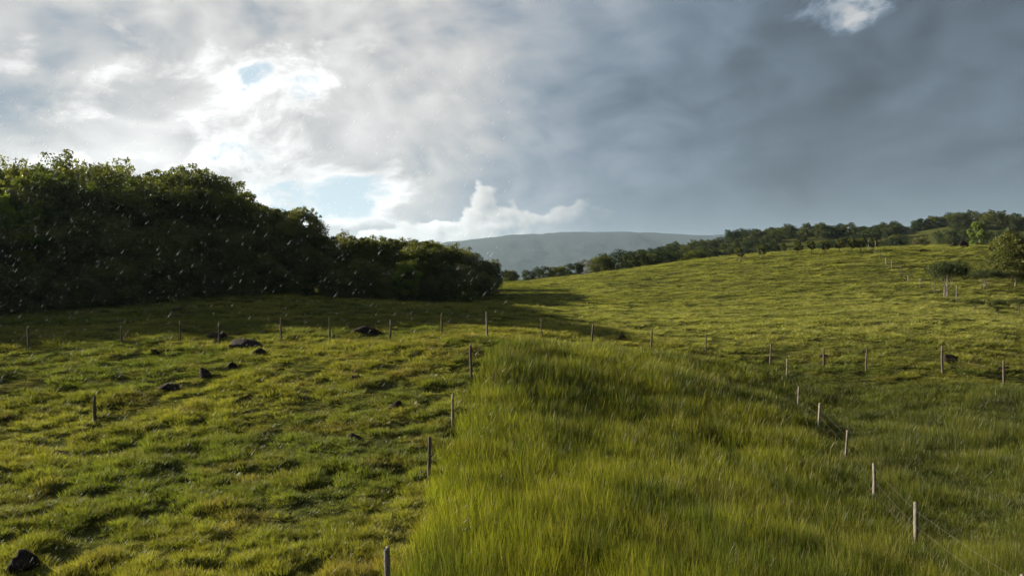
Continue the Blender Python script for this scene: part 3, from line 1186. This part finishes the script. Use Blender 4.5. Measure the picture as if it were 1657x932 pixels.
def solve_dist(px, py, h, lo=8, hi=60):
    """forward distance at which a post of height h has its top on this pixel"""
    ds = np.linspace(lo, hi, 400)
    a, b = ray(px, py)
    z = CAMZ + b * ds
    g = height(a * ds, ds) + h
    i = int(np.argmin(np.abs(z - g) + 0.002 * ds))
    return float(ds[i])


left_row = [(628, 12.6, 1.2), (694, 20.7, 1.45), (732, 26, 1.35), (762, 32.5, 1.6), (788, 41, 1.45)]
fence('wire_fence', [(560, 7.4, 1.35)] + left_row, 'barbed wire fence on weathered posts along the left side of the tall grass', [M_POSTD, M_POST], 3)
right_row = [(1660, 12.3, 1.4), (1484, 18, 1.40), (1416, 22.5, 1.40), (1369, 27, 1.38), (1327, 32, 1.35), (1294, 37, 1.42), (1274, 42, 1.40)]
fence('wire_fence', right_row, 'barbed wire fence on pale posts along the right side of the tall grass', [M_POST], 3)
cross = [(-75, 39, 1.3), (45, 40, 1.3), (197, 42, 1.1), (291, 42.5, 1.35), (355, 43, 1.3), (454, 44, 1.35), (533, 44, 1.4), (631, 44, 1.25), (714, 44, 1.35), (788, 44.6, 1.3), (877, 47.0, 1.35),
         (958, 47.2, 1.35), (1055, 47, 1.5), (1142, 46.6, 1.4), (1248, 45, 1.4), (1333, 44, 1.2), (1403, 42.5, 1.45), (1527, 41, 1.55), (1626, 38.5, 1.4), (1740, 37, 1.4)]
fence('wire_fence', cross, 'long wire fence of posts coloured dark as if backlit, crossing the pasture behind the tall grass', [M_POSTD], 3)  # backlit shade is put into the wood colour of these posts
hillf = [(1548, 73, 1.6), (1528, 76.5, 1.3), (1512, 79, 1.4), (1489, 83.5, 1.25), (1470, 87, 0.9), (1457, 90.5, 1.3), (1442, 95, 1.5), (1434, 97.5, 1.2), (1424, 103, 0.9), (1416, 109, 2.1), (1405, 113, 1.7)]
fence('wire_fence', hillf, 'fence of pale posts climbing the hillside on the right', [M_POST, M_PALE, M_POSTD], 2, 0.05)

p = at(152, 450, 28)
o = obj('fence_post', post_mesh(991, 1.15, 0.065, M_POSTD))
o.location = (p[0], p[1], gz(p[0], p[1]))
tag(o, 'dark wooden post standing alone in the left pasture', 'post')


# ------------------------------------------------------------------ rocks
def rock_mesh(seed, w, d, h):
    import bmesh
    bm = bmesh.new()
    bmesh.ops.create_icosphere(bm, subdivisions=3, radius=1.0)
    rr = random.Random(seed)
    offs = [unit((rr.uniform(-1, 1), rr.uniform(-1, 1), rr.uniform(-.3, 1))) for _ in range(9)]
    cut = [rr.uniform(0.42, 0.82) for _ in range(9)]
    for v in bm.verts:
        q = np.array(v.co)
        for n, c in zip(offs, cut):                    # broken facets
            e = q @ n - c
            if e > 0:
                q = q - n * e * 0.85
        k = 1 + 0.75 * (float(fbm(np.array([q[0] * 2.6 + seed]), np.array([q[1] * 2.6 + q[2] * 2.1]), seed, 4)[0]) - 0.5)
        v.co = (q[0] * k * w / 2, q[1] * k * d / 2, max(q[2] * k, -0.6) * h)
    me = bpy.data.meshes.new('boulder')
    bm.to_mesh(me)
    bm.free()
    me.polygons.foreach_set('use_smooth', np.ones(len(me.polygons), dtype=bool))
    me.materials.append(M_ROCK)
    return me


ROCKS = [  # px, base py, distance, width px, height px, label
    (22, 932, None, 70, 22, 'large dark boulder in the bottom left corner of the pasture'),
    (92, 738, None, 34, 14, 'dark rock in the left pasture below the lone post'),
    (272, 634, None, 38, 12, 'flat dark rock in front of the crossing fence, left of a pointed one'),
    (328, 615, None, 26, 13, 'small pointed dark rock right of a flat one in the left pasture'),
    (374, 597, None, 18, 6, 'tiny flat rock below the long reddish rock'),
    (400, 564, None, 62, 13, 'long low reddish-dark rock under the crossing fence'),
    (348, 548, None, 40, 11, 'low dark rock just behind the crossing fence, left of the long reddish rock'),
    (416, 577, None, 22, 7, 'small rock in front of the long reddish rock'),
    (590, 543, None, 54, 10, 'wide dark rock at the crossing fence left of the pale post'),
    (284, 507, None, 26, 7, 'dark rock in the forest shade left of centre'),
    (246, 573, None, 20, 6, 'small dark rock in the shaded grass behind the fence line on the left'),
    (568, 712, None, 32, 10, 'dark rock alone in the middle of the left pasture'),
    (578, 618, None, 28, 9, 'dark rock up the left pasture below the wide fence-line rock'),
    (640, 664, None, 28, 9, 'flat dark rock nearest the left fence of the tall grass'),
    (1005, 551, None, 22, 7, 'small dark rock behind the tall grass between two fence posts'),
    (1542, 587, None, 20, 12, 'dark rock beside the tall post at the right of the crossing fence'),
    (1628, 604, None, 22, 8, 'dark rock behind the rightmost post of the crossing fence'),
    (1340, 583, None, 26, 7, 'low dark rock behind the crossing fence right of centre'),
    (1545, 402, 113, 12, 6, 'dark rock on the hill brow, left of two'),
    (1562, 407, 111, 17, 8, 'larger dark rock on the hill brow, right of two'),
    (1494, 414, 108, 14, 4, 'flat dark rock on the upper hillside'),
]


def ground_hit(px, py, lo=8.0, hi=150.0):
    a, b = ray(px, py)
    ds = np.linspace(lo, hi, 3000)
    z = CAMZ + b * ds
    g = height(a * ds, ds, False)
    k = np.nonzero(z < g)[0]
    return float(ds[k[0]]) if len(k) else hi


for k, (px, py, d, w, h, lab) in enumerate(ROCKS):
    d = d or ground_hit(px, py)
    p = at(px, 450, d)
    wm = w / F * d
    hm = max(h / F * d, 0.30)
    wm = max(wm, 0.65)
    o = obj('rock', rock_mesh(900 + k, wm * 1.1, wm * 0.8, hm * 1.05))
    o.location = (p[0], p[1] + wm * 0.25, gz(p[0], p[1] + wm * 0.25) + hm * (0.4 if d > 80 else 0.22))
    o.rotation_euler = (0, 0, 0)
    tag(o, lab, 'rock', 'rocks in the pasture')


# ------------------------------------------------------------------ air
def build_haze():
    hw, hy0, hy1, z0, z1 = 13000, -13000, 13000, -25, 480
    V = [(-hw, hy0, z0), (hw, hy0, z0), (hw, hy1, z0), (-hw, hy1, z0), (-hw, hy0, z1), (hw, hy0, z1), (hw, hy1, z1), (-hw, hy1, z1)]
    Fc = [(0, 3, 2, 1), (4, 5, 6, 7), (0, 1, 5, 4), (1, 2, 6, 5), (2, 3, 7, 6), (3, 0, 4, 7)]
    m, T, out = new_mat('moist_air')
    v = T.n.new('ShaderNodeVolumePrincipled')
    v.inputs['Color'].default_value = (0.60, 0.80, 1.0, 1)
    v.inputs['Density'].default_value = 0.000042
    v.inputs['Density Attribute'].default_value = ''
    v.inputs['Anisotropy'].default_value = 0.2
    T.l.new(v.outputs[0], out.inputs['Volume'])
    o = obj('haze', mesh_np('haze', V, Fc, m))
    tag(o, 'thin moist air over the pasture and the hills', 'haze', kind='stuff')


build_haze()


# ------------------------------------------------------------------ rain
def build_rain():
    """big falling drops of a sunlit shower, slightly drawn out along their slanting fall"""
    rg = np.random.default_rng(3)
    n = 7000
    d = 5.0 + 20 * rg.random(n)
    x = (rg.random(n) ** 1.7 * 0.95 - 0.95) * d
    z = CAMZ + (rg.random(n) * 0.72 - 0.42) * d
    fall = unit((-0.62, 0.1, -0.78))
    r = 0.0006 + 0.0006 * rg.random(n) ** 2
    L = r * (22 + 18 * rg.random(n))
    a = unit(np.cross(fall, (0, 1, 0)))
    b = np.cross(fall, a)
    C = np.stack([x, d, z], 1)
    ring = []
    for k in range(5):
        an = 2 * math.pi * k / 5
        ring.append(C + (math.cos(an) * a + math.sin(an) * b) * r[:, None] + fall * (L * 0.35)[:, None])
    V = np.stack(ring + [C - fall * L[:, None], C + fall * (L * 0.75)[:, None]], 1)
    g = height(V[:, 6, 0], V[:, 6, 1], False) + 0.3
    V = V[V[:, 6, 2] > g]
    n = len(V)
    base = (np.arange(n) * 7)[:, None, None]
    tri = np.array([[k, (k + 1) % 5, 5] for k in range(5)] + [[(k + 1) % 5, k, 6] for k in range(5)])[None]
    Fq = (base + tri).reshape(-1, 3)
    m, T, out = new_mat('rain_water')
    tr = T.n.new('ShaderNodeBsdfTranslucent')
    tr.inputs[0].default_value = (0.85, 0.87, 0.9, 1)
    df = T.n.new('ShaderNodeBsdfDiffuse')
    df.inputs[0].default_value = (0.7, 0.72, 0.75, 1)
    mx = T.n.new('ShaderNodeMixShader')
    mx.inputs[0].default_value = 0.5
    T.l.new(df.outputs[0], mx.inputs[1])
    T.l.new(tr.outputs[0], mx.inputs[2])
    T.l.new(mx.outputs[0], out.inputs[0])
    o = obj('rain', mesh_np('rain', V.reshape(-1, 3), np.ascontiguousarray(Fq), m, True))
    tag(o, 'scattered falling raindrops catching the low sun', 'rain', kind='stuff')


build_rain()
